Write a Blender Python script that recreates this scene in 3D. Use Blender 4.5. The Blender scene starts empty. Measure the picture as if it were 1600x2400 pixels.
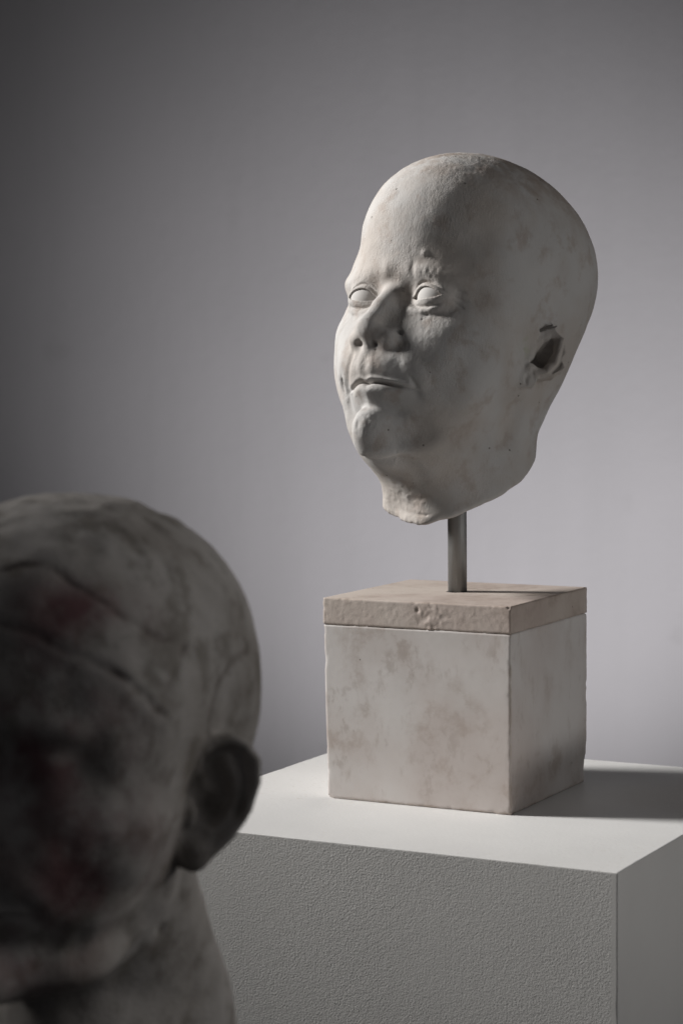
import bpy, bmesh, math, random
import numpy as np
from concurrent.futures import ThreadPoolExecutor
from mathutils import Vector, Matrix

rad = math.radians
scene = bpy.context.scene
col = scene.collection
ZC = 1.40                        # camera height above the floor (metres)


# ------------------------------------------------------------------ signed distance helpers (millimetres)
def ell(p, c, r):
    q = p - np.array(c, np.float32)
    r = np.array(r, np.float32)
    k0 = np.sqrt(((q / r) ** 2).sum(-1))
    k1 = np.sqrt(((q / r ** 2) ** 2).sum(-1)) + 1e-9
    return k0 * (k0 - 1) / k1


def smin(a, b, k):
    h = np.maximum(k - np.abs(a - b), 0) / k
    return np.minimum(a, b) - h * h * k * .25


def smax(a, b, k):
    return -smin(-a, -b, k)


def ell2(x, y, rx, ry):
    k0 = np.sqrt((x / rx) ** 2 + (y / ry) ** 2)
    k1 = np.sqrt((x / rx ** 2) ** 2 + (y / ry ** 2) ** 2) + 1e-9
    return k0 * (k0 - 1) / k1


def capsule(p, a, b, ra, rb):
    a = np.array(a, np.float32); b = np.array(b, np.float32)
    ab = b - a
    t = np.clip(((p - a) @ ab) / float(ab @ ab), 0, 1)
    d = np.sqrt(((p - a - t[..., None] * ab) ** 2).sum(-1))
    return d - (ra + (rb - ra) * t)


def polydist(p, pts):
    """distance to a polyline, and the parameter (0..1) of the nearest point along it"""
    best = np.full(p.shape[:-1], 1e9, np.float32); par = np.zeros_like(best)
    n = len(pts) - 1
    for i in range(n):
        a = np.array(pts[i], np.float32); b = np.array(pts[i + 1], np.float32); ab = b - a
        t = np.clip(((p - a) @ ab) / float(ab @ ab), 0, 1)
        d = np.sqrt(((p - a - t[..., None] * ab) ** 2).sum(-1))
        m = d < best
        best = np.where(m, d, best); par = np.where(m, (i + t) / n, par)
    return best, par


def gs(p, c, s):
    q = (p - np.array(c, np.float32)) / np.array(s, np.float32)
    return np.exp(-(q ** 2).sum(-1))


def sstep(a, b, x):
    t = np.clip((x - a) / (b - a), 0, 1)
    return t * t * (3 - 2 * t)


def taper(t, a=.18):
    return sstep(0, a, t) * sstep(0, a, 1 - t)


_lat = {}


def vnoise(p, scale, seed):
    """smooth 3D value noise in -1..1"""
    if seed not in _lat:
        _lat[seed] = np.random.RandomState(seed).rand(64, 64, 64).astype(np.float32) * 2 - 1
    L = _lat[seed]
    q = p / scale + 500.0
    i = np.floor(q).astype(np.int64); f = (q - i).astype(np.float32)
    f = f * f * (3 - 2 * f); i &= 63; j = (i + 1) & 63
    x0, y0, z0 = i[..., 0], i[..., 1], i[..., 2]; x1, y1, z1 = j[..., 0], j[..., 1], j[..., 2]
    fx, fy, fz = f[..., 0], f[..., 1], f[..., 2]
    a = L[x0, y0, z0] * (1 - fx) + L[x1, y0, z0] * fx
    b = L[x0, y1, z0] * (1 - fx) + L[x1, y1, z0] * fx
    c = L[x0, y0, z1] * (1 - fx) + L[x1, y0, z1] * fx
    d = L[x0, y1, z1] * (1 - fx) + L[x1, y1, z1] * fx
    return (a * (1 - fy) + b * fy) * (1 - fz) + (c * (1 - fy) + d * fy) * fz


# ------------------------------------------------------------------ sculpting: distance field -> mesh
_pool = ThreadPoolExecutor(4)


def polygonise(fieldf, lo, hi, h, margin=2.5):
    """naive surface nets on a sparse-filled grid, then projection of the vertices on the field"""
    def field(p):
        p = np.asarray(p, np.float32)
        return np.concatenate(list(_pool.map(fieldf, [p[i:i + 30000] for i in range(0, len(p), 30000)]))).astype(np.float32)
    lo = np.array(lo, np.float32)
    B = 4
    nb = np.ceil((np.array(hi) - lo) / (h * B)).astype(int)
    n = nb * B
    cc = np.stack(np.meshgrid(*[(np.arange(k) + .5) * B * h for k in nb], indexing='ij'), -1).astype(np.float32) + lo
    fc = field(cc.reshape(-1, 3)).reshape(nb)
    act = np.argwhere(np.abs(fc) < B * h * .9 + margin)
    G = np.where(fc > 0, 20, -20).astype(np.float32)
    G = G.repeat(B, 0).repeat(B, 1).repeat(B, 2)
    off = np.stack(np.meshgrid(*[np.arange(B)] * 3, indexing='ij'), -1).reshape(-1, 3)
    for s in range(0, len(act), 6000):
        idx = (act[s:s + 6000, None, :] * B + off[None]).reshape(-1, 3)
        v = field(idx.astype(np.float32) * h + lo)
        G[idx[:, 0], idx[:, 1], idx[:, 2]] = v
    ins = G < 0
    c0 = ins[:-1, :-1, :-1]
    cnt = np.zeros(c0.shape, np.int8)
    for dx in (0, 1):
        for dy in (0, 1):
            for dz in (0, 1):
                cnt += ins[dx:n[0] - 1 + dx, dy:n[1] - 1 + dy, dz:n[2] - 1 + dz]
    cells = np.argwhere((cnt > 0) & (cnt < 8))
    ids = np.full(c0.shape, -1, np.int32)
    ids[cells[:, 0], cells[:, 1], cells[:, 2]] = np.arange(len(cells))
    acc = np.zeros((len(cells), 3), np.float32); w = np.zeros(len(cells), np.float32)
    corners = [(i, j, k) for i in (0, 1) for j in (0, 1) for k in (0, 1)]
    for ca in corners:
        for ax in range(3):
            if ca[ax]:
                continue
            cb = list(ca); cb[ax] = 1
            a = G[cells[:, 0] + ca[0], cells[:, 1] + ca[1], cells[:, 2] + ca[2]]
            b = G[cells[:, 0] + cb[0], cells[:, 1] + cb[1], cells[:, 2] + cb[2]]
            m = (a < 0) != (b < 0)
            t = np.where(m, a / np.where(m, a - b, 1), 0)
            pt = np.array(ca, np.float32)[None].repeat(len(cells), 0)
            pt[:, ax] = t
            acc += pt * m[:, None]; w += m
    V = (cells + acc / w[:, None]) * h + lo
    quads = []
    for ax in range(3):
        o = [(1, 2), (2, 0), (0, 1)][ax]
        sl = [slice(None)] * 3; sh = [slice(None)] * 3
        sl[ax] = slice(0, -1); sh[ax] = slice(1, None)
        A, Bv = ins[tuple(sl)], ins[tuple(sh)]
        e = np.argwhere(A != Bv)
        e = e[(e[:, o[0]] > 0) & (e[:, o[1]] > 0) & (e[:, o[0]] < n[o[0]] - 1) & (e[:, o[1]] < n[o[1]] - 1)]
        flip = A[e[:, 0], e[:, 1], e[:, 2]]
        q = []
        for du, dv in ((-1, -1), (0, -1), (0, 0), (-1, 0)):
            c = e.copy(); c[:, o[0]] += du; c[:, o[1]] += dv
            q.append(ids[c[:, 0], c[:, 1], c[:, 2]])
        q = np.stack(q, 1)
        q = np.where(flip[:, None], q, q[:, ::-1])
        quads.append(q)
    Q = np.concatenate(quads); Q = Q[(Q >= 0).all(1)]
    e = .25
    E3 = np.eye(3, dtype=np.float32)
    g = np.stack([field(V + E3[k] * e) - field(V - E3[k] * e) for k in range(3)], -1) / (2 * e)
    gl = np.sqrt((g ** 2).sum(-1)) + 1e-6
    for it in range(2):
        V = V - g / gl[:, None] * np.clip(field(V) / gl, -h * .6, h * .6)[:, None]
    return V.astype(np.float32), Q


# ------------------------------------------------------------------ common head volume
PN = ['cr_y', 'cr_z', 'cr_rx', 'cr_ry', 'cr_rz', 'fr_y', 'fr_z', 'fr_rx', 'fr_ry', 'fr_rz', 'fa_y', 'fa_z', 'fa_rx', 'fa_ry',
      'fa_rz', 'ck_x', 'ck_y', 'ck_z', 'ck_rx', 'ck_ry', 'ck_rz', 'ch_y', 'ch_z', 'ch_rx', 'ch_ry', 'ch_rz', 'nk_y0', 'nk_y1',
      'nk_rx', 'nk_ry', 'cut_y', 'cut_z', 'cut_t', 'sm_y', 'sm_z', 'sm_rx', 'sm_ry', 'sm_rz', 'oc_y', 'oc_z', 'oc_r']
STONE = dict(zip(PN, [-8.0, 82.6, 76.4, 111.2, 76.4, 37.0, 34.4, 71.6, 53.0, 55.5, 32.0, -22.0, 59.8, 73.9, 50.8, 36.5, 48.8,
                      -13.0, 30.1, 25.0, 41.2, 78.8, -73.0, 17.0, 21.6, 22.0, -19.9, -31.2, 52.5, 60.0, -20.0, -92.3, -0.8,
                      35.7, -76.0, 41.5, 37.8, 22.4, -29.2, 20.5, 57.7]))


def skull(s, g):
    """s: points with |x|; the big masses of a head, frame: x to the ear, y forward, z up, origin between the ears"""
    a = ell(s, (0, g['cr_y'], g['cr_z']), (g['cr_rx'], g['cr_ry'], g['cr_rz']))
    a = smin(a, ell(s, (0, g['oc_y'], g['oc_z']), (g['oc_r'] * 1.1, g['oc_r'], g['oc_r'])), 40)
    a = smin(a, ell(s, (0, g['fr_y'], g['fr_z']), (g['fr_rx'], g['fr_ry'], g['fr_rz'])), 30)
    a = smin(a, ell(s, (0, g['fa_y'], g['fa_z']), (g['fa_rx'], g['fa_ry'], g['fa_rz'])), 30)
    a = smin(a, ell(s, (g['ck_x'], g['ck_y'], g['ck_z']), (g['ck_rx'], g['ck_ry'], g['ck_rz'])), 20)
    a = smin(a, ell(s, (0, g['ch_y'], g['ch_z']), (g['ch_rx'], g['ch_ry'], g['ch_rz'])), 18)
    a = smin(a, ell(s, (0, g['sm_y'], g['sm_z']), (g['sm_rx'], g['sm_ry'], g['sm_rz'])), 18)
    t = (-20 - s[..., 2]) / 100.
    yc = g['nk_y0'] + (g['nk_y1'] - g['nk_y0']) * t
    nk = ell2(s[..., 0], s[..., 1] - yc, g['nk_rx'], g['nk_ry'])
    nk = np.maximum(nk, s[..., 2] - 10)
    return smin(a, nk, 25)


def cutplane(s, g):
    n = np.array([0, g['cut_t'], -1.]); n = n / np.linalg.norm(n)
    return (s[..., 1] - g['cut_y']) * n[1] + (s[..., 2] - g['cut_z']) * n[2]


FAR_SHIFT = 1.8
EYE_C = (31.3, 77.9, 25.2); EYE_R = 14.2
LX = np.array([16, 19, 22, 25, 28, 31, 34, 37, 40, 42.8, 46.])
LU = np.array([22.6, 24.8, 27.7, 29.4, 30.1, 30.0, 29.3, 28.1, 26.6, 24.5, 22.5])
LL = np.array([23.4, 22.2, 21.2, 20.6, 20.4, 20.5, 20.9, 21.7, 22.8, 24.6, 26.5])


def lidcurve(x, tab):
    return .5 * (np.interp(x - .8, LX, tab) + np.interp(x + .8, LX, tab))


def features(p, s, a, g, amp=1.0, jowl=3.6, asym=1.0, lids=True):
    """only the front of the head needs the face"""
    m = (s[..., 1] > 28) & (a < 22)
    if not m.any():
        return a
    a = a.copy()
    a[m] = features_at(p[m], s[m], a[m], g, amp, jowl, asym, lids)
    return a


def features_at(p, s, a, g, amp, jowl, asym, lids):
    """face modelling shared by both heads: brows, eyes, nose, mouth, chin.  a: field so far"""
    x, y, z = s[..., 0], s[..., 1], s[..., 2]
    fs = sstep(6, -6, p[..., 0]) * asym
    front = sstep(35, 60, y)
    # large soft forms
    d = 0
    d = d + 3.6 * gs(s, (40, 85, 37.5), (16, 14, 6.5))            # brow ridge
    d = d + 2.2 * gs(s, (20, 95, 40), (12, 14, 8))
    d = d - 3.4 * gs(s, (34, 88, 25), (17, 16, 8))            # orbit
    d = d - 3.5 * gs(s, (17, 92, 26), (7, 14, 9))             # inner corner, beside the nose bridge
    d = d + 3.2 * gs(s, (48, 76, 3), (17, 18, 12))            # cheekbone
    d = d + 1.8 * gs(s, (38, 82, -6), (14, 18, 12)) + 2.2 * gs(s, (35, 87, -15), (9, 14, 10))
    d = d - 2.4 * gs(s, (44, 82, 64), (18, 22, 14))           # temple
    d = d - 1.4 * gs(s, (50, 72, -36), (14, 18, 14))
    d = d + 2.4 * gs(s, (0, 106, -34), (16, 12, 9))           # muzzle
    d = d - .9 * gs(s, (0, 112, -30), (2.6, 12, 8))           # philtrum
    d = d + .5 * gs(s, (5, 112, -30), (2.2, 12, 8))
    a = a - d * front
    # root of the nose
    a = a + 2.6 * gs(s, (0, 101, 33), (10, 12, 5)) + 2.6 * gs(s, (13, 95, 24), (5, 10, 9)) - 1.4 * gs(s, (0, 101, 44), (12, 12, 7))
    # nose
    n = capsule(s, (0, 89, 30), (0, 102, 13), 4.2, 3.6)
    n = smin(n, capsule(s, (0, 102, 13), (0, 111.2, -4.6), 3.6, 7.6), 4)
    n = smin(n, ell(s, (0, 91, -3), (13, 14.5, 27)), 8)
    w = capsule(s, (3, 110.3, -7.6), (12.6, 102.5, -12.0), 5.8, 7.0)
    w = smin(w, capsule(s, (12.2, 102.5, -12.2), (13, 97, -12), 6.3, 5.5), 3)
    n = smin(n, w, 3.5)
    n = smin(n, capsule(s, (0, 112, -8), (0, 104.5, -20), 3.8, 3.4), 3)
    n = smax(n, -(ell(s, (7.0, 106.6, -17.6), (3.3, 5.2, 2.6)) + 1.6 * (1 - fs) * asym), 2.6)
    a = smin(a, n, 5)
    dn, t = polydist(s, [(15.5, 104, -3), (19.6, 98, -6), (20.8, 95, -13), (18.5, 97, -20)])   # crease round the wing
    a = a + 2.0 * np.exp(-(dn / 1.8) ** 2) * taper(t, .3)
    # nasolabial fold with the cheek rolling over it
    dn, t = polydist(s, [(19, 98, -14), (23, 96, -24), (28.5, 91, -34), (32, 86, -41), (34, 81, -47)])
    a = a + amp * front * taper(t, .4) * (1.8 * np.exp(-(dn / 2.6) ** 2) - 1.7 * np.exp(-((dn - 7) / 5) ** 2) * sstep(-3, 4, x - 20 - (-14 - z) * .36))
    # lips
    x = x * (1 + .13 * fs - .09 * (1 - fs) * asym)
    zl = np.interp(x, [0, 4, 8, 14, 20, 26, 31, 36], [-43.4, -42.3, -42.2, -42.6, -42.9, -43.2, -44.0, -46])
    zl = zl - 2.6 * fs * sstep(6, 24, x)
    dz = z - zl
    w29 = np.exp(-(x / 29) ** 6); w18 = np.exp(-(x / 19) ** 4)
    m = front * (np.abs(z + 45) < 45)
    chinset = -2.6 * gs(s, (19, 94, -66), (7, 12, 12)) + jowl * gs(s, (36, 74, -60), (13, 18, 15))
    l = (1.6 - 1.1 * fs) * np.exp(-((dz - 1.6) / 1.7) ** 2) * w29 - 3.6 * np.exp(-((dz + .2) / 1.15) ** 2) * np.exp(-(x / 26) ** 4)
    l = l + 2.6 * np.exp(-((dz + 5.6) / 4.0) ** 2) * w18
    l = l - 2.8 * np.exp(-((dz + 16.0) / 4.2) ** 2) * w18
    l = l + 2.2 * gs(s, (0, 100, -73), (12.5, 14, 8.5)) + .8 * gs(s, (0, 98, -80), (8, 12, 6)) - 1.2 * gs(s, (31, 82, -46), (4.5, 9, 4.5)) + chinset
    l = l - .8 * gs(s, (0, 104, -75), (1.8, 14, 6))
    a = a - l * m
    if not lids:
        return smin(a, ell(s, (31, 76, 23), (15, 13.5, 11)), 7)
    # eyelids
    s = s.copy(); s[..., 0] += FAR_SHIFT * fs; x = s[..., 0]
    q = p - np.array(EYE_C, np.float32)
    qs = s - np.array(EYE_C, np.float32)
    rr = np.sqrt((qs ** 2).sum(-1))
    zu, zlw = lidcurve(x, LU), lidcurve(x, LL)
    o = np.minimum(zu - z, z - zlw)                            # > 0 inside the opening
    shell = np.maximum(rr - (EYE_R + 1.7), 60 - y)
    a = smin(a, shell, 4.2)
    # creases above and below the lids
    cu = z - (lidcurve(x, LU) + 3.4)
    a = a + 1.5 * np.exp(-(cu / 1.1) ** 2) * np.exp(-((x - 32) / 13) ** 4) * front
    cl = z - (lidcurve(x, LL) - 5.0)
    a = a + 1.2 * np.exp(-(cl / 1.3) ** 2) * np.exp(-((x - 30) / 12) ** 4) * front
    a = a - 1.0 * np.exp(-((cl + 3.4) / 2.2) ** 2) * np.exp(-((x - 31) / 13) ** 4) * front
    # crow's feet
    for pts in ([(46, 80, 26), (52, 73, 24.5), (58, 64, 24)], [(46, 80, 23), (52, 74, 19), (57, 66, 16)], [(47, 80, 30), (54, 70, 31)]):
        dn, t = polydist(s, pts); a = a + .7 * np.exp(-(dn / 1.0) ** 2) * taper(t)
    cut = np.maximum(np.maximum(-o, (EYE_R - 1.6) - rr), 70 - y)
    a = smax(a, -cut, .7)
    return a


# outline of the standing ear in its own plane (u outwards and back, v up), mm
EAR_E1 = np.array([.75, -.66, 0], np.float32); EAR_N = np.array([.66, .75, 0], np.float32); EAR_O = np.array([67, 2, 0], np.float32)
HELIX = [(2, 23), (8, 28), (16, 29.5), (24, 26.5), (28.5, 19), (28.5, 9), (25, -4), (17, -15), (8, -24), (0, -30), (-7, -29), (-9, -21), (-6, -8), (-6, 8)]


def poly2(u, v, P):
    """signed distance to a closed 2D polygon"""
    P = np.array(P, np.float32); d = np.full(u.shape, 1e9, np.float32); sgn = np.ones(u.shape, np.float32)
    for i in range(len(P)):
        a, b = P[i], P[i - 1]
        ex, ey = b - a
        wx_, wy_ = u - a[0], v - a[1]
        t = np.clip((wx_ * ex + wy_ * ey) / (ex * ex + ey * ey), 0, 1)
        d = np.minimum(d, np.hypot(wx_ - t * ex, wy_ - t * ey))
        c1 = v >= a[1]; c2 = v < b[1]; c3 = ex * wy_ > ey * wx_
        sgn = np.where((c1 & c2 & c3) | (~c1 & ~c2 & ~c3), -sgn, sgn)
    return d * sgn


BROKEN = [(-12, -17), (-5, -20), (4.8, -16.5), (5.8, -11.5), (11, -10), (18, -7), (24.5, 0), (22.5, 6), (23.5, 11), (23.5, 16), (20, 21.5), (16, 25), (13.6, 28), (14.8, 32.5), (6, 31.5), (0, 27), (-5, 15), (-8, 0), (-13, -10)]
HOLLOW = [(5.5, 18), (10, 21.5), (15, 19.5), (15.5, 10), (12.6, 2), (8.5, -3.8), (4, -3.2), (-3.6, -1.0), (0, 4.5), (1, 10)]
NOTCH = [(0, 25), (4, 30), (13.6, 31.5), (12, 28.6), (6.5, 26.6), (2, 22)]


def broken_ear(p, a):
    r = p - np.array([66.5, 0, 1], np.float32)
    u, v, w = r @ EAR_E1, r[..., 2] * 1.0, r @ EAR_N
    u = u + .7 * vnoise(p, 4, 41); v = v + .7 * vnoise(p, 4, 42)
    q = np.stack([u, v, w], -1)
    top = 1.0 + .02 * u + .5 * vnoise(p, 6, 43)
    fl = np.maximum(poly2(u, v, BROKEN) + .7, np.maximum(w - top, -w - 16))
    a = smin(a, fl, 2.2)
    a = smin(a, ell(q, (-6, -12.5, -.5), (6, 6.5, 3.6)), 4)
    a = smin(a, capsule(q, (-1, -3, 1), (-3, 12, 0), 2.8, 2.4), 5)
    dep = 4.5 + 5.5 * sstep(14, 1, v + .25 * u) - 2.6 * sstep(12, 21, v)
    a = smax(a, -np.maximum(poly2(u, v, HOLLOW) + .9, -(w + dep)), 3.2)
    a = smax(a, -np.maximum(poly2(u, v, NOTCH) + .5, .6 * (-w - 4.2 + .25 * (31 - v))), 2.2)
    dn, t = polydist(q, [(18.6, 19, 1.4), (17.6, 10, 1.6), (16.4, 2, 1.2), (11, -5.5, .8), (4, -7.5, .4)])
    a = smin(a, dn - 1.7, 2.5)
    dn, t = polydist(q, [(21, 13, 1.5), (20.6, 4, 1.2), (15.5, -5.5, .8), (8, -9.4, .5)])
    a = a + 1.6 * np.exp(-(dn / 1.5) ** 2)
    dn, t = polydist(q, [(-7.5, -6, 1), (-9, -12, 0), (-9.5, -18, -1)])
    a = a + 1.8 * np.exp(-(dn / 1.8) ** 2) * taper(t)
    dn, t = polydist(q, [(-2, -9, 2), (-3, -14, 2), (-2, -18, 1)])
    return a + .9 * np.exp(-(dn / 1.6) ** 2) * taper(t)


PITS = [((33, 88, 10), 1.3), ((31, 90, 5.5), 1.1), ((37, 85, 13), 1.0), ((27, 92, 13), 1.1), ((24, 92, 8), .9), ((2, 101, -52), 1.6), ((4, 100, -57), 1.4),
        ((7, 99, -54), 1.2), ((18, 77, -87), 1.2), ((40, 30, -95), 1.1), ((28, 60, -96), 1.0), ((20, 93, -62), 1.0), ((48, 76, 2), 1.0)]


def stone_field(p):
    p = np.asarray(p, np.float32)
    s = p.copy(); s[..., 0] = np.abs(s[..., 0])
    g = STONE
    a = skull(s, g)
    a = features(p, s, a, g)
    x, y, z = p[..., 0], p[..., 1], p[..., 2]
    far = sstep(8, -8, p[..., 0])
    a = a - 2.6 * far * gs(s, (60, 74, 41), (10, 14, 7)) + 1.6 * gs(s, (60, 66, 28), (8, 12, 6)) + 1.2 * gs(s, (56, 68, 71), (12, 16, 10)) \
        - 2.8 * far * gs(s, (36, 69, -71), (12, 15, 13)) + 3.0 * (1 - far) * gs(s, (36, 74, -60), (13, 18, 15)) + 5.2 * gs(p, (-16, 21, -121), (13, 13, 10)) - 4.5 * gs(p, (17, 24, -128), (10, 10, 9)) \
        + 2.4 * gs(p, (40, -2, -103), (12, 16, 14)) + 1.2 * gs(s, (43, -58, -38), (14, 14, 10))
    dn, t = polydist(p, [(-13, 105, -19), (-17, 102.5, -26), (-19.5, 100.5, -33), (-23, 95.5, -40), (-26.5, 88, -47), (-28, 83, -54), (-26, 82, -63), (-21, 85, -74), (-15, 88, -84)])
    a = a + 2.7 * np.exp(-(dn / 2.6) ** 2) * taper(t, .15)
    a = a - 3.8 * (1 - far) * gs(p, (46, 80, -19), (12, 14, 14))
    a = a + 2.2 * far * gs(s, (14, 97, -74), (6, 13, 12))
    # frown, brow and wart on the seen side, as carved
    d = 0
    d = d + 1.6 * gs(p, (31, 90, 42), (9, 12, 5)) + 1.2 * gs(p, (25.8, 95, 54), (2.4, 4, 2.4))
    d = d + 1.2 * gs(p, (-3, 99, 41), (5, 12, 7))
    d = d - 1.0 * gs(p, (19, 95, 42.5), (2.2, 8, 6))
    a = a - d
    # jaw, double chin, hollow behind the jaw
    dn, t = polydist(p, [(-18, 74, -93), (-3, 77, -94.5), (14, 69, -92), (18, 50, -97), (20, 32, -106)])
    a = a + 4.2 * np.exp(-(dn / 6) ** 2) * taper(t, .3)
    dn, t = polydist(s, [(61, 1, -22), (57, -5, -42), (51, -6, -66)])
    a = a + 5.6 * np.exp(-(dn / 9) ** 2) * taper(t, .4)
    dn, t = polydist(p, [(0, 92, -89), (17, 77, -88), (32, 60, -80), (46, 44, -62)])
    a = a - 3.0 * np.exp(-(dn / 7) ** 2) * taper(t, .3)
    # ear: low flap with its rim broken off, hollow scooped out
    m = (a < 30) & (p[..., 0] > 40) & (np.abs(p[..., 2]) < 50) & (p[..., 1] < 40) & (p[..., 1] > -50)
    if m.any():
        a = a.copy(); a[m] = broken_ear(p[m], a[m])
    # broken neck
    a = smax(a, cutplane(s, g) + .7 * vnoise(p, 11, 5), 6)
    dn, t = polydist(p, [(-14, 26, -119), (4, 30, -121), (16, 27, -122), (24, 20, -119)])
    a = a + 1.2 * np.exp(-(dn / 1.3) ** 2) * taper(t)
    # hand-worked unevenness
    near = np.abs(a) < 6
    nn = np.zeros(a.shape, np.float32)
    if near.any():
        pn = p[near]; sn = s[near]
        v = .30 * vnoise(pn, 17, 1) + .17 * vnoise(pn, 7, 2)
        rough = gs(sn, (34, 86, 41), (14, 14, 5)) + .3 * gs(sn, (10, 106, -31), (14, 12, 7)) + .6 * gs(sn, (8, 98, -74), (14, 14, 10)) \
            + .7 * gs(sn, (31, 86, 12), (14, 14, 6))
        rough = np.clip(rough, 0, 1.2) + .25 * gs(sn, (20, 60, 128), (44, 40, 26)) + .45 * gs(sn, (33, 86, -10), (12, 14, 14)) + .12
        v = v + rough * .46 * vnoise(pn * np.array([1.2, 1, .8], np.float32), 2.7, 3)
        for c_, r_ in PITS:
            v = v + r_ * .55 * np.exp(-(((pn - np.array(c_, np.float32)) ** 2).sum(-1)) / (r_ * r_ * .8))
        lo_ = sstep(-95, -112, pn[:, 2]) * (pn[:, 0] < 14)
        v = v + lo_ * (.25 * vnoise(pn, 5, 7) + .22 * vnoise(pn, 2.4, 8))
        nn[near] = v
    return a + nn


BUST = dict(zip(PN, [-10.6, 66.5, 75.1, 107.6, 71.1, 37.0, 34.4, 71.6, 53.0, 55.5, 32.0, -22.0, 58.5, 73.9, 50.8, 36.5, 48.8,
                     -13.0, 30.1, 25.0, 41.2, 78.8, -73.0, 20.6, 21.6, 22.0, -3.3, -64.8, 52.4, 59.4, -20.0, -400.0, -0.8,
                     35.7, -76.0, 41.5, 37.8, 22.4, -47.0, 27.2, 58.5]))
SEAMS = [[(10.8, 79.1, 104.6), (23.7, 71.1, 107.1), (34.9, 67.3, 103.1), (49.9, 62.8, 91.3), (59.3, 55.3, 83.5), (67.6, 43, 76.8), (71, 34, 74)],
         [(10, 93, 84), (25.2, 89.6, 81.7), (34.7, 85.7, 77.9), (44.1, 80.8, 72.1), (52.8, 74.2, 67.3), (61.6, 65.9, 60.3), (68.3, 57.4, 52.2), (72.8, 48.3, 43.7)],
         [(73.2, 26.7, 70), (73.2, 39.4, 60.3), (72.5, 47.8, 50.6)],
         [(74.6, -42.4, 67.1), (76.3, -17, 61.3), (75.5, -3.4, 53.8), (74.5, 2.8, 42.7), (71.5, .4, 30)]]
NECKMARK = [[(26, 70, -75), (34.6, 57.4, -78), (40, 43, -77), (42, 22, -76), (46, -4, -70)], [(35, 56, -79), (33, 48, -87), (28, 38, -105)]]
def ear(p):
    r = p - EAR_O
    u, v, w = r @ EAR_E1, r[..., 2], r @ EAR_N
    lean = w - (.012 * (u - 6) ** 2 - 2.0)                     # slightly cupped shell
    a = np.maximum(poly2(u, v, HELIX) + 1.0, np.abs(lean) - 1.7)
    q = np.stack([u, v, w], -1)
    rim = [(0, 17, 0), (1.5, 22.5, 1.5), (8, 27, 1.5), (16, 28.2, 2), (23, 25.2, 3), (27, 18.5, 4.5), (27, 9, 4.5), (24, -3, 3.5), (16.5, -13.5, 1.5), (9, -21, -.5)]
    a = smin(a, polydist(q, rim)[0] - 2.5, 2.0)
    anti = [(14, 19, .5), (18, 11, 2), (18.5, 2, 2), (14, -8, 1), (7, -13, .5)]
    a = smin(a, polydist(q, anti)[0] - 2.3, 3.0)
    a = smin(a, ell(q, (1, -22, 0), (7.5, 8.5, 3.2)), 3.0)     # lobe
    a = smin(a, ell(q, (-3, -4, 3), (4, 6, 3.2)), 3.0)         # tragus
    a = smin(a, capsule(q, (0, 17, 0), (7, 3, -1), 2.4, 1.6), 2.5)
    a = smin(a, ell(q, (6, -2, -6), (11, 14, 6.5)), 4)
    return smax(a, -ell(q, (6.5, -3, 3), (6.5, 8.5, 5.5)), 2.0)


def bust_field(p):
    p = np.asarray(p, np.float32)
    w = p.copy(); w[..., 2] = np.where(w[..., 2] < -8, -8 + (w[..., 2] + 8) * (1 + .17 * sstep(-150, -90, w[..., 2])), w[..., 2])
    s = w.copy(); s[..., 0] = np.abs(s[..., 0])
    g = BUST
    a = skull(s, g)
    a = features(w, s, a, g, .7, 0, 0, False)
    a = a + 5.5 * gs(s, (56, 56, -38), (15, 24, 17)) - 2.5 * gs(s, (64, 40, -6), (9, 26, 8)) + 2.6 * gs(s, (52, 76, 22), (9, 10, 11))
    dn, t = polydist(s, [(18, 80, -86), (36, 58, -82), (48, 20, -72), (57, -1, -52), (64, -4, -25)])
    a = a - 3.2 * np.exp(-(dn / 8) ** 2) * taper(t, .3)
    a = a + 3.0 * gs(s, (60, -12, -48), (10, 9, 24))
    m = a < 45
    m &= (s[..., 1] < 50) & (np.abs(s[..., 2]) < 50) & (s[..., 0] > 45)
    if m.any():
        e_ = np.full(a.shape, 99, np.float32); e_[m] = ear(np.stack([s[..., 0][m], s[..., 1][m], p[..., 2][m]], -1))
        a = np.where(m, smin(a, e_, 3.5), a)
    a = smin(a, capsule(p, (0, -14, -125), (0, -30, -215), 44, 50), 22)
    a = smax(a, -200 - p[..., 2], 6)
    near = np.abs(a) < 8
    if near.any():
        q = p[near]; v = .9 * vnoise(q, 24, 31) + .5 * vnoise(q, 9, 32) + .9 * sstep(95, 125, q[:, 2]) * vnoise(q, 7, 33)
        qj = q + np.stack([1.3 * vnoise(q, 9, 60 + i_) + .7 * vnoise(q, 3.5, 63 + i_) for i_ in range(3)], -1)
        for sm in SEAMS + NECKMARK[:1]:
            dn, t = polydist(qj, sm)
            v = v + .8 * np.exp(-(dn / 1.4) ** 2)
        dn, _ = polydist(q, SEAMS[1]); v = v - .35 * np.exp(-((dn - 4) / 3) ** 2)
        v = v + 3 * np.exp(-(((q - np.array([47.9, -6.6, -60])) ** 2).sum(-1)) / 7)
        a[near] += v
    return a


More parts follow.
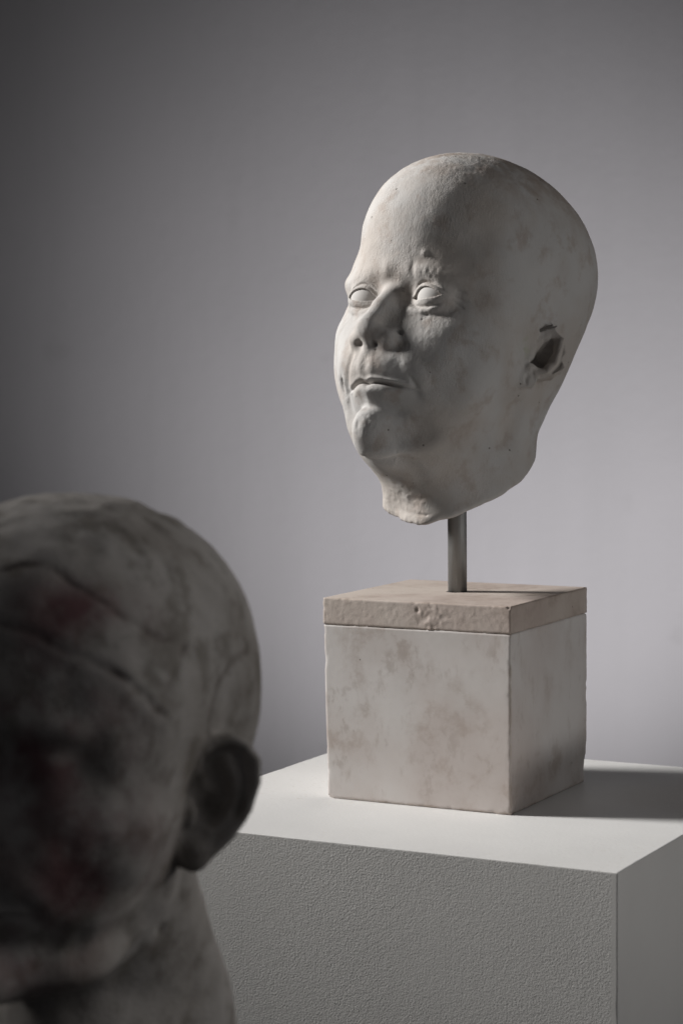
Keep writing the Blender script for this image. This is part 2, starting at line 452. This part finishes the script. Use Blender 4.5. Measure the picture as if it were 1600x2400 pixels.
def mesh_from(name, V, Q, mat, M4, parent=None, smooth=True):
    """V in local mm; M4: 4x4 to world metres (may mirror)"""
    me = bpy.data.meshes.new(name)
    P = (np.c_[V / 1000.0, np.ones(len(V))] @ np.array(M4).T)[:, :3]
    if np.linalg.det(np.array(M4)[:3, :3]) < 0:
        Q = Q[:, ::-1]
    me.vertices.add(len(P)); me.vertices.foreach_set('co', P.astype(np.float32).ravel())
    me.loops.add(Q.size); me.loops.foreach_set('vertex_index', Q.astype(np.int32).ravel())
    me.polygons.add(len(Q))
    me.polygons.foreach_set('loop_start', np.arange(0, Q.size, 4, dtype=np.int32))
    me.polygons.foreach_set('loop_total', np.full(len(Q), 4, np.int32))
    me.update(calc_edges=True); me.validate()
    me.polygons.foreach_set('use_smooth', np.ones(len(me.polygons), bool))
    me.materials.append(mat)
    o = bpy.data.objects.new(name, me); col.objects.link(o)
    if parent:
        o.parent = parent
        o.matrix_parent_inverse = Matrix.Translation(-parent.location)
    return o


def local_attr(o, V):
    """keep the sculpting coordinates (in mm) for the materials"""
    at = o.data.attributes.new('loc', 'FLOAT_VECTOR', 'POINT')
    at.data.foreach_set('vector', V.astype(np.float32).ravel())


def float_attr(o, name, v):
    at = o.data.attributes.new(name, 'FLOAT', 'POINT')
    at.data.foreach_set('value', np.asarray(v, np.float32))


def head_matrix(yaw, th, T):
    c, s = math.cos(th), math.sin(th)
    Rp = np.array([[1, 0, 0], [0, c, -s], [0, s, c]])
    c, s = math.cos(yaw), math.sin(yaw)
    A = np.column_stack([[c, -s, 0], [-s, -c, 0], [0, 0, 1]]) @ Rp
    m = np.eye(4); m[:3, :3] = A; m[:3, 3] = np.array(T) + np.array([0, 0, ZC])
    return m


# ------------------------------------------------------------------ materials
class NT:
    def __init__(self, name, rough=.8, spec=.3):
        self.m = bpy.data.materials.new(name); self.m.use_nodes = True
        self.t = self.m.node_tree; self.b = self.t.nodes['Principled BSDF']
        self.b.inputs['Roughness'].default_value = rough
        self.b.inputs['Specular IOR Level'].default_value = spec

    def n(self, typ, **kw):
        nd = self.t.nodes.new(typ)
        for k, v in kw.items():
            if k in nd.inputs:
                if hasattr(v, 'is_linked') or isinstance(v, bpy.types.NodeSocket):
                    self.t.links.new(v, nd.inputs[k])
                else:
                    nd.inputs[k].default_value = v
            else:
                setattr(nd, k, v)
        return nd

    def link(self, a, b):
        self.t.links.new(a, b)

    def math(self, op, a, b=0.0, c=None):
        nd = self.t.nodes.new('ShaderNodeMath'); nd.operation = op
        for i, v in enumerate((a, b, c)):
            if v is None:
                continue
            if isinstance(v, bpy.types.NodeSocket):
                self.link(v, nd.inputs[i])
            else:
                nd.inputs[i].default_value = v
        return nd.outputs[0]

    def noise(self, vec, scale, detail=4, rough=.55, dist=0.0):
        nd = self.n('ShaderNodeTexNoise', Scale=scale, Detail=detail, Roughness=rough, Distortion=dist)
        self.link(vec, nd.inputs['Vector'])
        return nd.outputs['Fac']

    def ramp(self, fac, lo, hi, a=0.0, b=1.0):
        nd = self.t.nodes.new('ShaderNodeMapRange'); nd.interpolation_type = 'SMOOTHSTEP'
        self.link(fac, nd.inputs[0])
        for i, v in enumerate((lo, hi, a, b)):
            nd.inputs[i + 1].default_value = v
        return nd.outputs[0]

    def mix(self, fac, a, b):
        nd = self.t.nodes.new('ShaderNodeMix'); nd.data_type = 'RGBA'
        for sock, v in ((nd.inputs[0], fac), (nd.inputs[6], a), (nd.inputs[7], b)):
            if isinstance(v, bpy.types.NodeSocket):
                self.link(v, sock)
            elif isinstance(v, (int, float)):
                sock.default_value = v
            else:
                sock.default_value = (*v, 1)
        return nd.outputs[2]

    def vmul(self, vec, xyz):
        nd = self.t.nodes.new('ShaderNodeVectorMath'); nd.operation = 'MULTIPLY'
        self.link(vec, nd.inputs[0]); nd.inputs[1].default_value = xyz
        return nd.outputs[0]

    def attr(self, name, vec=False):
        nd = self.t.nodes.new('ShaderNodeAttribute'); nd.attribute_name = name
        return nd.outputs['Vector'] if vec else nd.outputs['Fac']

    def coord(self):
        return self.t.nodes.new('ShaderNodeTexCoord').outputs['Object']

    def color(self, c):
        if isinstance(c, bpy.types.NodeSocket):
            self.link(c, self.b.inputs['Base Color'])
        else:
            self.b.inputs['Base Color'].default_value = (*c, 1)

    def bump(self, height, dist, strength=1.0, prev=None):
        nd = self.n('ShaderNodeBump', Strength=strength, Distance=dist)
        self.link(height, nd.inputs['Height'])
        if prev:
            self.link(prev, nd.inputs['Normal'])
        self.link(nd.outputs[0], self.b.inputs['Normal'])
        return nd.outputs[0]


def stone_material():
    k = NT('aged_plaster', .88, .22)
    L = k.attr('loc', True)                                  # millimetres on the sculpture
    big = k.noise(L, .018, 3)
    mid = k.noise(L, .06, 5, .6)
    c = k.mix(k.ramp(big, .35, .68), (.515, .50, .485), (.465, .425, .39))
    c = k.mix(k.math('MULTIPLY', k.ramp(mid, .50, .70), .65), c, (.39, .33, .29))
    # brown dust on the crown
    sep = k.n('ShaderNodeSeparateXYZ'); k.link(L, sep.inputs[0])
    crown = k.math('MULTIPLY', k.ramp(sep.outputs['Z'], 90, 150), k.ramp(k.noise(L, .05, 6, .65), .40, .62))
    c = k.mix(k.math('MULTIPLY', crown, .8), c, (.33, .265, .22))
    # faint green smear in front of the ear
    gd = k.n('ShaderNodeVectorMath', operation='DISTANCE'); k.link(L, gd.inputs[0]); gd.inputs[1].default_value = (70, 13, 8)
    c = k.mix(k.math('MULTIPLY', k.ramp(gd.outputs['Value'], 13, 3), k.ramp(k.noise(L, .18, 3), .45, .65, 0, .35)), c, (.33, .36, .20))
    # dark pits
    vor = k.n('ShaderNodeTexVoronoi', Scale=.085, Randomness=1.0); k.link(L, vor.inputs['Vector'])
    pit = k.math('MULTIPLY', k.ramp(vor.outputs['Distance'], .085, .05), k.ramp(k.noise(L, .03, 2), .46, .56))
    c = k.mix(k.math('MULTIPLY', pit, .7), c, (.10, .085, .07))
    k.color(c)
    # tooling: fine vertical combing plus grain
    comb = k.noise(k.vmul(L, (1, 1, .5)), .75, 4, .65, .1)
    grain = k.noise(L, 1.3, 3, .6)
    hgt = k.math('ADD', k.math('MULTIPLY', comb, .9), k.math('MULTIPLY', grain, .45))
    hgt = k.math('MULTIPLY', hgt, k.ramp(k.noise(L, .028, 3), .36, .62, .35, 1.0))
    hgt = k.math('SUBTRACT', hgt, k.math('MULTIPLY', pit, 1.2))
    k.bump(hgt, .0011, .7)
    return k.m


def simple(name, c, rough, spec=.3, metal=0.0):
    k = NT(name, rough, spec); k.color(c); k.b.inputs['Metallic'].default_value = metal
    return k


def tag(o, label=None, cat=None, kind=None, group=None):
    if label: o['label'] = label
    if cat: o['category'] = cat
    if kind: o['kind'] = kind
    if group: o['group'] = group
    return o


def empty(name, loc):
    o = bpy.data.objects.new(name, None); col.objects.link(o); o.location = loc
    o.empty_display_size = .05
    return o


def bm_obj(name, bm, mat, parent=None, smooth=False):
    me = bpy.data.meshes.new(name); bm.normal_update(); bm.to_mesh(me); bm.free()
    if smooth:
        me.polygons.foreach_set('use_smooth', np.ones(len(me.polygons), bool))
    me.materials.append(mat)
    o = bpy.data.objects.new(name, me); col.objects.link(o)
    if parent:
        o.parent = parent; o.matrix_parent_inverse = Matrix.Translation(-parent.location)
    return o


# ------------------------------------------------------------------ camera
cam_d = bpy.data.cameras.new('camera'); cam = bpy.data.objects.new('camera', cam_d); col.objects.link(cam)
pitch, roll = .0701, -.0089
cam_d.sensor_fit = 'VERTICAL'; cam_d.sensor_height = 24; cam_d.lens = 24 * 5184.6 / 2400
cam_d.clip_start = .05; cam_d.clip_end = 60
cam.matrix_world = Matrix.Translation((0, 0, ZC)) @ Matrix.Rotation(math.pi / 2 - pitch, 4, 'X') @ Matrix.Rotation(roll, 4, 'Z')
cam_d.dof.use_dof = True; cam_d.dof.focus_distance = 1.60; cam_d.dof.aperture_fstop = 7.0
cam_d.dof.aperture_blades = 9
scene.camera = cam

# ------------------------------------------------------------------ the stone head on its block
bc = Vector((.0119 + .0736, 1.6504, 0))
yaw = -.489
ax = Vector((math.cos(yaw), math.sin(yaw), 0)); ay = Vector((-math.sin(yaw), math.cos(yaw), 0))
Bc = Vector((.1181, 1.5465, 0)); BW, BD = .15, .1447
Z_SLAB = ZC - .1766; H_SLAB, H_BLK = .0195, .129
Z_TOP = Z_SLAB - H_SLAB - H_BLK                       # plinth top
ctr = Bc - ax * BW / 2 + ay * BD / 2
sculpture = empty('head_sculpture', (ctr.x, ctr.y, Z_TOP))
tag(sculpture, 'pale carved head with blank eyes and broken ear on a rod above a marble cube', 'sculpture')

stone = stone_material()
HM = head_matrix(rad(39), rad(17), (.08729841, 1.65133877, -.00651105))
V, Q = polygonise(stone_field, (-92, -140, -150), (92, 136, 172), globals().get('HRES', .82))
head = mesh_from('head', V, Q, stone, HM, sculpture)
local_attr(head, V)


def uvsphere(c, r, nu=48, nv=32):
    th = np.linspace(0, 2 * np.pi, nu, endpoint=False); ph = np.linspace(-np.pi / 2 + .02, np.pi / 2 - .02, nv)
    T_, P_ = np.meshgrid(th, ph, indexing='ij')
    Vv = np.stack([np.cos(P_) * np.cos(T_), np.cos(P_) * np.sin(T_), np.sin(P_)], -1).reshape(-1, 3) * r + np.array(c)
    qs = []
    for i in range(nu):
        for j in range(nv - 1):
            a, b = i * nv + j, ((i + 1) % nu) * nv + j
            qs.append((a, b, b + 1, a + 1))
    return Vv.astype(np.float32), np.array(qs)


eye_m = simple('smooth_plaster', (.50, .48, .46), .75, .25)
for sx in (1, -1):
    v, q = uvsphere((EYE_C[0] if sx > 0 else -EYE_C[0] + FAR_SHIFT, EYE_C[1], EYE_C[2]), EYE_R)
    o = mesh_from('eyeball', v, q, eye_m.m, HM, head)
    o.parent = head; o.matrix_parent_inverse = Matrix.Identity(4)


# rod
def tube_bm(r, z0, z1, seg=40):
    bm = bmesh.new()
    rings = []
    for z in (z0, z1):
        rings.append([bm.verts.new((r * math.cos(2 * math.pi * i / seg), r * math.sin(2 * math.pi * i / seg), z)) for i in range(seg)])
    for i in range(seg):
        bm.faces.new((rings[0][i], rings[0][(i + 1) % seg], rings[1][(i + 1) % seg], rings[1][i]))
    bm.faces.new(rings[1]); bm.faces.new(rings[0][::-1])
    return bm


k = NT('brushed_steel', .55, .4); k.b.inputs['Metallic'].default_value = .55
L = k.coord()
k.color(k.mix(k.ramp(k.noise(k.vmul(L, (180, 180, 6)), 1, 4), .4, .65), (.29, .295, .29), (.21, .21, .205)))
k.bump(k.noise(k.vmul(L, (900, 900, 30)), 1, 3), .0003, .5)
rod_c = Vector((.0863, 1.6501, 0))
rod = bm_obj('rod', tube_bm(.0071, Z_SLAB - .012, Z_SLAB + .12), k.m, None, True)
rod.data.transform(Matrix.Translation(rod_c))
for p in rod.data.polygons:
    p.use_smooth = len(p.vertices) == 4
rod.parent = sculpture; rod.matrix_parent_inverse = Matrix.Translation(-sculpture.location)


# marble cube and its limestone cap, sculpted so that edges are worn and chipped
def rbox(p, lo, hi, r):
    lo = np.array(lo, np.float32); hi = np.array(hi, np.float32)
    q = np.abs(p - (lo + hi) / 2) - (hi - lo) / 2 + r
    return np.sqrt((np.maximum(q, 0) ** 2).sum(-1)) + np.minimum(q.max(-1), 0) - r


hb, hs = H_BLK * 1000, H_SLAB * 1000
wx, wy = BW * 500, BD * 500


def block_field(p):
    p = np.asarray(p, np.float32).copy()
    t = 1 - p[..., 2] / hb
    p[..., 0] = np.where(p[..., 0] < 0, p[..., 0] * (1 + .030 * t), p[..., 0] * (1 + .004 * t))
    a = np.maximum(rbox(p, (-wx + .3, -wy + .25, 0), (wx - .1, wy - .3, hb + 4), 1.0), p[..., 2] - hb)
    near = np.abs(a) < 3
    v = np.zeros(a.shape, np.float32)
    if near.any():
        q = p[near]
        edge = np.exp(-((np.sort(np.abs(np.stack([np.abs(q[:, 0]) - wx, np.abs(q[:, 1]) - wy, q[:, 2]], -1)), 1)[:, 1]) / 2.2) ** 2)
        v[near] = .12 * vnoise(q, 22, 11) + edge * np.maximum(0, .9 * vnoise(q, 3.4, 12) + .7 * vnoise(q, 9, 13) - .25)
    a = a + v
    # lost corner at the foot of the far right edge, small losses elsewhere
    for c, r in (((76, 73, 6), (7, 7, 17)), ((76, 74, 24), (4, 4, 8)), ((-74, -74, 0), (4, 4, 3)), ((75, -74, 52), (2.2, 2.2, 5)), ((75, -74, 90), (1.6, 1.6, 4))):
        a = smax(a, -(ell(p, c, r) + .6 * vnoise(p, 3.5, 14)), .6)
    return a


def slab_field(p):
    p = np.asarray(p, np.float32)
    a = np.maximum(rbox(p, (-wx, -wy, -4), (wx, wy, hs), .8), -p[..., 2])
    near = np.abs(a) < 3
    v = np.zeros(a.shape, np.float32)
    if near.any():
        q = p[near]
        side = sstep(hs - .2, hs - 2.5, q[:, 2])
        edge = np.exp(-((np.sort(np.abs(np.stack([np.abs(q[:, 0]) - wx, np.abs(q[:, 1]) - wy, hs - q[:, 2]], -1)), 1)[:, 1]) / 1.8) ** 2)
        v[near] = side * (.10 * vnoise(q, 2.2, 21) + .10 * vnoise(q, 5, 22)) + edge * np.maximum(0, .7 * vnoise(q, 3, 23) + .6 * vnoise(q, 8, 24) - .3)
        zone = np.exp(-((q[:, 0] - 14) / 13) ** 2) * (q[:, 1] < 0) * side
        v[near] += zone * (.55 * vnoise(q, 5, 26) + .35 * vnoise(q, 2.4, 27))
    a = a + v
    for c, r in (((2, -74, 14), (3.0, 2.6, 4)), ((8, -74, 9), (4, 2.0, 3)), ((4, -74, 5), (2.5, 1.8, 4)), ((14, -74, 16), (6, 1.6, 2)),
                 ((48, -74, 15), (1.6, 1.8, 4)), ((74, -74, 19), (3, 3, 2.4)), ((-2, -74, 3), (5, 1.5, 2))):
        a = smax(a, -(ell(p, c, r) + .5 * vnoise(p, 2.6, 25)), .5)
    a = smax(a, -capsule(p, (rodl[0], rodl[1], -2), (rodl[0], rodl[1], hs + 4), 7.6, 7.6), .4)
    return a


rel = rod_c - Vector((ctr.x, ctr.y, 0))
rodl = (rel.dot(ax) * 1000, rel.dot(ay) * 1000)


def base_matrix(z):
    m = np.eye(4); m[:3, 0] = ax; m[:3, 1] = ay; m[:3, 3] = (ctr.x, ctr.y, z)
    return m


def marble_material(name, c0, c1, dirt, bump):
    k = NT(name, .62, .35)
    L = k.attr('loc', True)
    c = k.mix(k.ramp(k.noise(L, .016, 4, .6), .35, .7), c0, c1)
    sm = k.math('MULTIPLY', k.ramp(k.noise(L, .030, 9, .68), .50, .66), k.ramp(k.noise(L, .016, 3), .36, .62))
    c = k.mix(k.math('MULTIPLY', sm, .5), c, dirt)
    sm2 = k.math('MULTIPLY', k.ramp(k.noise(k.vmul(L, (1, 1, .6)), .055, 8, .7), .52, .64), k.ramp(k.noise(L, .02, 3), .44, .58))
    c = k.mix(k.math('MULTIPLY', sm2, .36), c, tuple(v * .78 for v in dirt))
    c = k.mix(k.math('MULTIPLY', k.ramp(k.noise(L, .009, 3), .40, .62), .35), c, (.50, .41, .37))
    fine = k.math('MULTIPLY', k.ramp(k.noise(k.vmul(L, (1, 1, .35)), .10, 6, .7), .55, .75), .35)
    c = k.mix(fine, c, dirt)
    vor = k.n('ShaderNodeTexVoronoi', Scale=.06); k.link(L, vor.inputs['Vector'])
    sp = k.math('MULTIPLY', k.ramp(vor.outputs['Distance'], .06, .03), k.ramp(k.noise(L, .03, 2), .5, .58))
    c = k.mix(k.math('MULTIPLY', sp, .8), c, (.12, .09, .07))
    ed = k.attr('worn')
    c = k.mix(k.math('MULTIPLY', ed, k.ramp(k.noise(L, .05, 4), .42, .6, .15, .75)), c, (.30, .22, .16))
    k.color(c)
    k.bump(k.math('ADD', k.math('MULTIPLY', k.noise(L, .9, 3), .5), k.noise(L, .25, 3)), bump, .5)
    return k.m


blk_m = marble_material('stained_marble', (.66, .625, .60), (.58, .535, .505), (.34, .265, .215), .00022)
slab_m = marble_material('limestone', (.56, .49, .435), (.47, .395, .345), (.29, .225, .18), .0004)
BR = globals().get('BRES', 1.25)
V, Q = polygonise(block_field, (-82, -80, -6), (82, 80, hb + 6), BR)
blk = mesh_from('base_block', V, Q, blk_m, base_matrix(Z_TOP + .0001), sculpture)
local_attr(blk, V)
m_ = np.sort(np.abs(np.stack([np.abs(V[:, 0]) - wx, np.abs(V[:, 1]) - wy, np.minimum(V[:, 2], 60)], -1)), 1)[:, 1]
float_attr(blk, 'worn', np.exp(-(m_ / 1.6) ** 2))
V, Q = polygonise(slab_field, (-82, -80, -6), (82, 80, hs + 6), BR * .75)
slab = mesh_from('cap_slab', V, Q, slab_m, base_matrix(Z_TOP + H_BLK + .0002), sculpture)
local_attr(slab, V)
m_ = np.sort(np.abs(np.stack([np.abs(V[:, 0]) - wx, np.abs(V[:, 1]) - wy, np.minimum(V[:, 2], hs - V[:, 2])], -1)), 1)[:, 1]
float_attr(slab, 'worn', .6 * np.exp(-(m_ / 1.0) ** 2))

# ------------------------------------------------------------------ the nearer head, out of focus
def bust_material():
    k = NT('grey_plaster', .85, .2)
    L = k.attr('loc', True)
    c = k.mix(k.ramp(k.noise(L, .022, 4, .6), .35, .66), (.49, .462, .44), (.36, .33, .305))
    c = k.mix(k.math('MULTIPLY', k.ramp(k.noise(L, .05, 5, .65), .48, .66), .6), c, (.17, .15, .125))
    red = k.math('MULTIPLY', k.attr('red'), k.ramp(k.noise(L, .03, 4, .6), .34, .62))
    c = k.mix(k.math('MULTIPLY', red, .95), c, (.17, .085, .09))
    c = k.mix(k.math('MULTIPLY', k.attr('seam'), k.ramp(k.noise(L, .06, 3), .3, .6, .25, .7)), c, (.075, .05, .042))
    c = k.mix(k.math('MULTIPLY', k.attr('mark'), .85), c, (.13, .035, .025))
    k.color(c)
    k.bump(k.noise(L, .6, 4), .0012, .5)
    return k.m


bust_m = bust_material()
BT = (-.1287714, 1.0, -.1979398)
bust = empty('foreground_bust', (BT[0], BT[1] + .06, ZC + BT[2] - .2))
tag(bust, 'dark blurred plaster head with whole ear and thin seam lines at lower left', 'bust')
BM = head_matrix(rad(20.787), rad(3.839), BT)
V, Q = polygonise(bust_field, (-106, -170, -206), (106, 134, 146), globals().get('HRES', .9) * 2.1)
bh = mesh_from('head', V, Q, bust_m, BM, bust)
local_attr(bh, V)
sv = np.zeros(len(V), np.float32)
Vj = V + np.stack([1.3 * vnoise(V, 9, 60 + i_) + .7 * vnoise(V, 3.5, 63 + i_) for i_ in range(3)], -1)
for sm in SEAMS:
    sv = np.maximum(sv, np.exp(-(polydist(Vj, sm)[0] / 1.5) ** 2))
float_attr(bh, 'seam', sv)
mv = np.zeros(len(V), np.float32)
for sm in NECKMARK:
    mv = np.maximum(mv, np.exp(-(polydist(V, sm)[0] / 2.2) ** 2))
float_attr(bh, 'mark', mv)
float_attr(bh, 'red', np.clip(1.2 * gs(V, (30, 86, 40), (34, 40, 34)) + gs(V, (45, 74, 88), (26, 30, 14)) + gs(V, (46, 70, -20), (26, 40, 30)) + .7 * gs(V, (26, 78, -60), (20, 30, 30)), 0, 1))
# ------------------------------------------------------------------ plinth
yaw2 = -.4887
px = Vector((math.cos(yaw2), math.sin(yaw2), 0)); py = Vector((-math.sin(yaw2), math.cos(yaw2), 0))
K = Vector((.1714, 1.3708, 0)); PW, PD = .3657, .3582
pc = K - px * PW / 2 + py * PD / 2
plinth = empty('plinth', (pc.x, pc.y, 0))
tag(plinth, 'tall white painted plinth with stippled front, under the marble cube of the stone head', 'plinth')


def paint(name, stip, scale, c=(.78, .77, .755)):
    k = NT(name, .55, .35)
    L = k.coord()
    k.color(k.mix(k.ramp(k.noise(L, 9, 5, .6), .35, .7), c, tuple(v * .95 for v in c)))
    h = k.noise(L, scale, 3, .55, .12)
    h2 = k.noise(L, scale * .35, 2)
    k.bump(k.math('ADD', h, k.math('MULTIPLY', h2, .4)), stip * 1.3, .8)
    return k


PM = [paint('stippled_paint', .00032, 760, (.71, .695, .67)), paint('smooth_paint', .00022, 260, (.68, .665, .645)), paint('top_paint', .00016, 420)]  # front and side coats greyed below the top, partly standing in for weaker light
# the stippled coat stops short of the corner, and thins out in places
k = PM[0]
bn = [n for n in k.t.nodes if n.type == 'BUMP'][0]
sp_ = k.n('ShaderNodeSeparateXYZ'); k.link(k.coord(), sp_.inputs[0])
msk = k.math('MULTIPLY', k.ramp(sp_.outputs['X'], PW / 2 - .0030, PW / 2 - .0060, .12, 1.0), k.ramp(k.noise(k.coord(), 6, 3), .3, .65, .55, 1.0))
k.link(msk, bn.inputs['Strength'])
# scuffs on the top
k = PM[2]
o_ = k.coord()
old = k.b.inputs['Base Color'].links[0].from_socket
sv_ = Vector((.275, 1.60, 0)) - pc
dn_ = k.n('ShaderNodeVectorMath', operation='DISTANCE'); k.link(o_, dn_.inputs[0]); dn_.inputs[1].default_value = (sv_.dot(px), sv_.dot(py), Z_TOP)
zone = k.ramp(dn_.outputs['Value'], .10, .04)
fl = k.ramp(k.noise(k.vmul(o_, (420, 700, 1)), 1, 5, .75, 1.0), .58, .64)
sc = k.math('MULTIPLY', k.ramp(k.noise(k.vmul(o_, (120, 260, 1)), 1, 5, .75), .58, .68), k.ramp(k.noise(o_, 7, 3), .47, .60))
c = k.mix(k.math('MULTIPLY', sc, .7), old, (.58, .54, .49))
c = k.mix(k.math('MULTIPLY', zone, .6), c, (.62, .59, .55))
k.color(k.mix(k.math('MULTIPLY', fl, zone), c, (.86, .84, .81)))
PM = [k.m for k in PM]


def axis(half, fine):
    e = [0, .0003, .0007, .0012, .0018, .0026, .004]
    mid = np.arange(-half + .006, half - .006, fine)
    return np.concatenate([[-half + v for v in e], mid, [half - v for v in reversed(e)]])


ga, gb = axis(PW / 2, .003), axis(PD / 2, .003)
gz = np.concatenate([[0, .2, .5, .7], np.arange(.8, Z_TOP - .006, .004), [Z_TOP - v for v in (.004, .0026, .0018, .0012, .0007, .0003, 0)]])


def sheet(A, B, f):
    X, Y = np.meshgrid(A, B, indexing='ij')
    P = f(X.ravel(), Y.ravel())
    i = np.arange(len(A) * len(B)).reshape(len(A), len(B))
    return P, np.stack([i[:-1, :-1], i[1:, :-1], i[1:, 1:], i[:-1, 1:]], -1).reshape(-1, 4)


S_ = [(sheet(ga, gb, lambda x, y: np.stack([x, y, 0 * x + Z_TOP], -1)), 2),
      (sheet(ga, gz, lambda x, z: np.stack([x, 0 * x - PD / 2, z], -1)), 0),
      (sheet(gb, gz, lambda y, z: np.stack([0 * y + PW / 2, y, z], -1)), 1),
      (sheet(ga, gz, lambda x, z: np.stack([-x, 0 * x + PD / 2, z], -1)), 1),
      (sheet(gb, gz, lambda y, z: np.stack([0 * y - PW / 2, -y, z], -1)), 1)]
Pv = np.concatenate([p for (p, q), m in S_]).astype(np.float64)
off = np.cumsum([0] + [len(p) for (p, q), m in S_])
Qv = np.concatenate([q + off[n] for n, ((p, q), m) in enumerate(S_)])
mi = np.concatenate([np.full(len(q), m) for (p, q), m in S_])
# worn edges: the rounding radius wanders along every edge, with a few knocks
mm = (Pv * 1000).astype(np.float32)
r_ = (.9 + .5 * vnoise(mm, 40, 51) + .55 * np.maximum(0, vnoise(mm, 7, 52) - .1) + 1.6 * np.maximum(0, vnoise(mm, 13, 53) - .55)) / 1000
lo_b = np.stack([-PW / 2 + r_, -PD / 2 + r_, np.full(len(r_), -1.0)], -1); hi_b = np.stack([PW / 2 - r_, PD / 2 - r_, Z_TOP - r_], -1)
core = np.clip(Pv, lo_b, hi_b); dd = Pv - core
Pv = core + dd / (np.linalg.norm(dd, axis=1)[:, None] + 1e-12) * r_[:, None]
me = bpy.data.meshes.new('body')
me.from_pydata(Pv.tolist(), [], Qv.tolist())
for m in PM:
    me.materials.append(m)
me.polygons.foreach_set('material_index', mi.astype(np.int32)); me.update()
bm = bmesh.new(); bm.from_mesh(me)
bmesh.ops.remove_doubles(bm, verts=bm.verts, dist=1e-6)
bm.normal_update(); bm.to_mesh(me); bm.free()
me.polygons.foreach_set('use_smooth', np.ones(len(me.polygons), bool))
body = bpy.data.objects.new('body', me); col.objects.link(body)
body.matrix_world = Matrix(((px.x, py.x, 0, 0), (px.y, py.y, 0, 0), (0, 0, 1, 0), (0, 0, 0, 1)))
body.parent = plinth

# ------------------------------------------------------------------ wall and floor
k = NT('wall_paint', .9, .15)
L = k.coord()
c = k.mix(k.ramp(k.noise(L, 1.5, 5, .6), .3, .7), (.445, .432, .445), (.415, .405, .417))
c = k.mix(k.math('MULTIPLY', k.ramp(k.noise(k.vmul(L, (9, 1, .5)), 1, 4, .6), .45, .70), .5), c, (.40, .39, .40))
c = k.mix(k.math('MULTIPLY', k.ramp(k.noise(L, 11, 3, .5), .66, .76), .35), c, (.36, .35, .355))
k.color(c)
k.bump(k.math('ADD', k.noise(L, 60, 3), k.math('MULTIPLY', k.noise(L, 7, 4), 1.5)), .0012, .6)
bm = bmesh.new()
bmesh.ops.create_cube(bm, size=1)
for v in bm.verts:
    v.co = Vector((v.co.x * 5.0, v.co.y * .12 + 3.26, (v.co.z + .5) * 3.2))
wall = bm_obj('wall', bm, k.m); tag(wall, kind='structure')
k = NT('floor_concrete', .8, .3)
L = k.coord()
k.color(k.mix(k.noise(L, 3, 6), (.12, .12, .12), (.17, .165, .16)))
bm = bmesh.new()
bmesh.ops.create_cube(bm, size=1)
for v in bm.verts:
    v.co = Vector((v.co.x * 5.0, v.co.y * 4.2 + 1.1, (v.co.z - .5) * .1))
floor = bm_obj('floor', bm, k.m); tag(floor, kind='structure')


# ------------------------------------------------------------------ lamps
def lamp(name, typ, loc, target, energy, color=(1, 1, 1), **kw):
    d = bpy.data.lights.new(name, typ); d.energy = energy; d.color = color
    for a, b in kw.items():
        setattr(d, a, b)
    o = bpy.data.objects.new(name, d); col.objects.link(o); o.location = loc
    o.rotation_euler = (Vector(target) - Vector(loc)).to_track_quat('-Z', 'Y').to_euler()
    return o


tgt = Vector((.08, 1.64, ZC + .12))
kaz, kel = rad(10), rad(25)
kd = Vector((-math.cos(kaz) * math.cos(kel), math.sin(kaz) * math.cos(kel), math.sin(kel)))
key = lamp('key_spot', 'SPOT', tgt + kd * 2.4, tgt, 445, (1, .985, .965), spot_size=rad(39), spot_blend=1.0, shadow_soft_size=.25)
wl = lamp('wall_spot', 'SPOT', (.50, 1.95, .68), (.26, 3.2, 1.25), 78, (1, .985, 1.0), spot_size=rad(60), spot_blend=1.0, shadow_soft_size=.15)
fill = lamp('fill_panel', 'AREA', (1.9, 1.0, 2.0), (.1, 1.5, 1.25), 3.2, (1, .98, .96), shape='RECTANGLE', size=1.2, size_y=1.4)  # unseen weak fill, added to lift the shaded sides
fill2 = lamp('low_bounce_fill', 'SPOT', (1.40, .72, .88), (.10, 1.6, ZC - .11), 82, (1, .985, .97), spot_size=rad(15), spot_blend=1.0, shadow_soft_size=.35)  # added low fill, standing in for bounce off slab and plinth top
side = lamp('bust_bounce_fill', 'SPOT', (1.5, 1.5, 1.75), (-.08, 1.0, 1.22), 44, (1, .98, .95), spot_size=rad(20), spot_blend=1.0, shadow_soft_size=.35)  # added spot, standing in for wall and plinth bounce on the bust

# ------------------------------------------------------------------ world, colour
w = bpy.data.worlds.new('World'); scene.world = w; w.use_nodes = True
bg = w.node_tree.nodes['Background']; bg.inputs[0].default_value = (.9, .92, 1, 1); bg.inputs[1].default_value = .026
scene.view_settings.view_transform = 'Standard'; scene.view_settings.look = 'None'
scene.view_settings.exposure = 0; scene.view_settings.gamma = 1
scene.render.engine = 'CYCLES'
scene.cycles.use_denoising = True
scene.cycles.max_bounces = 8
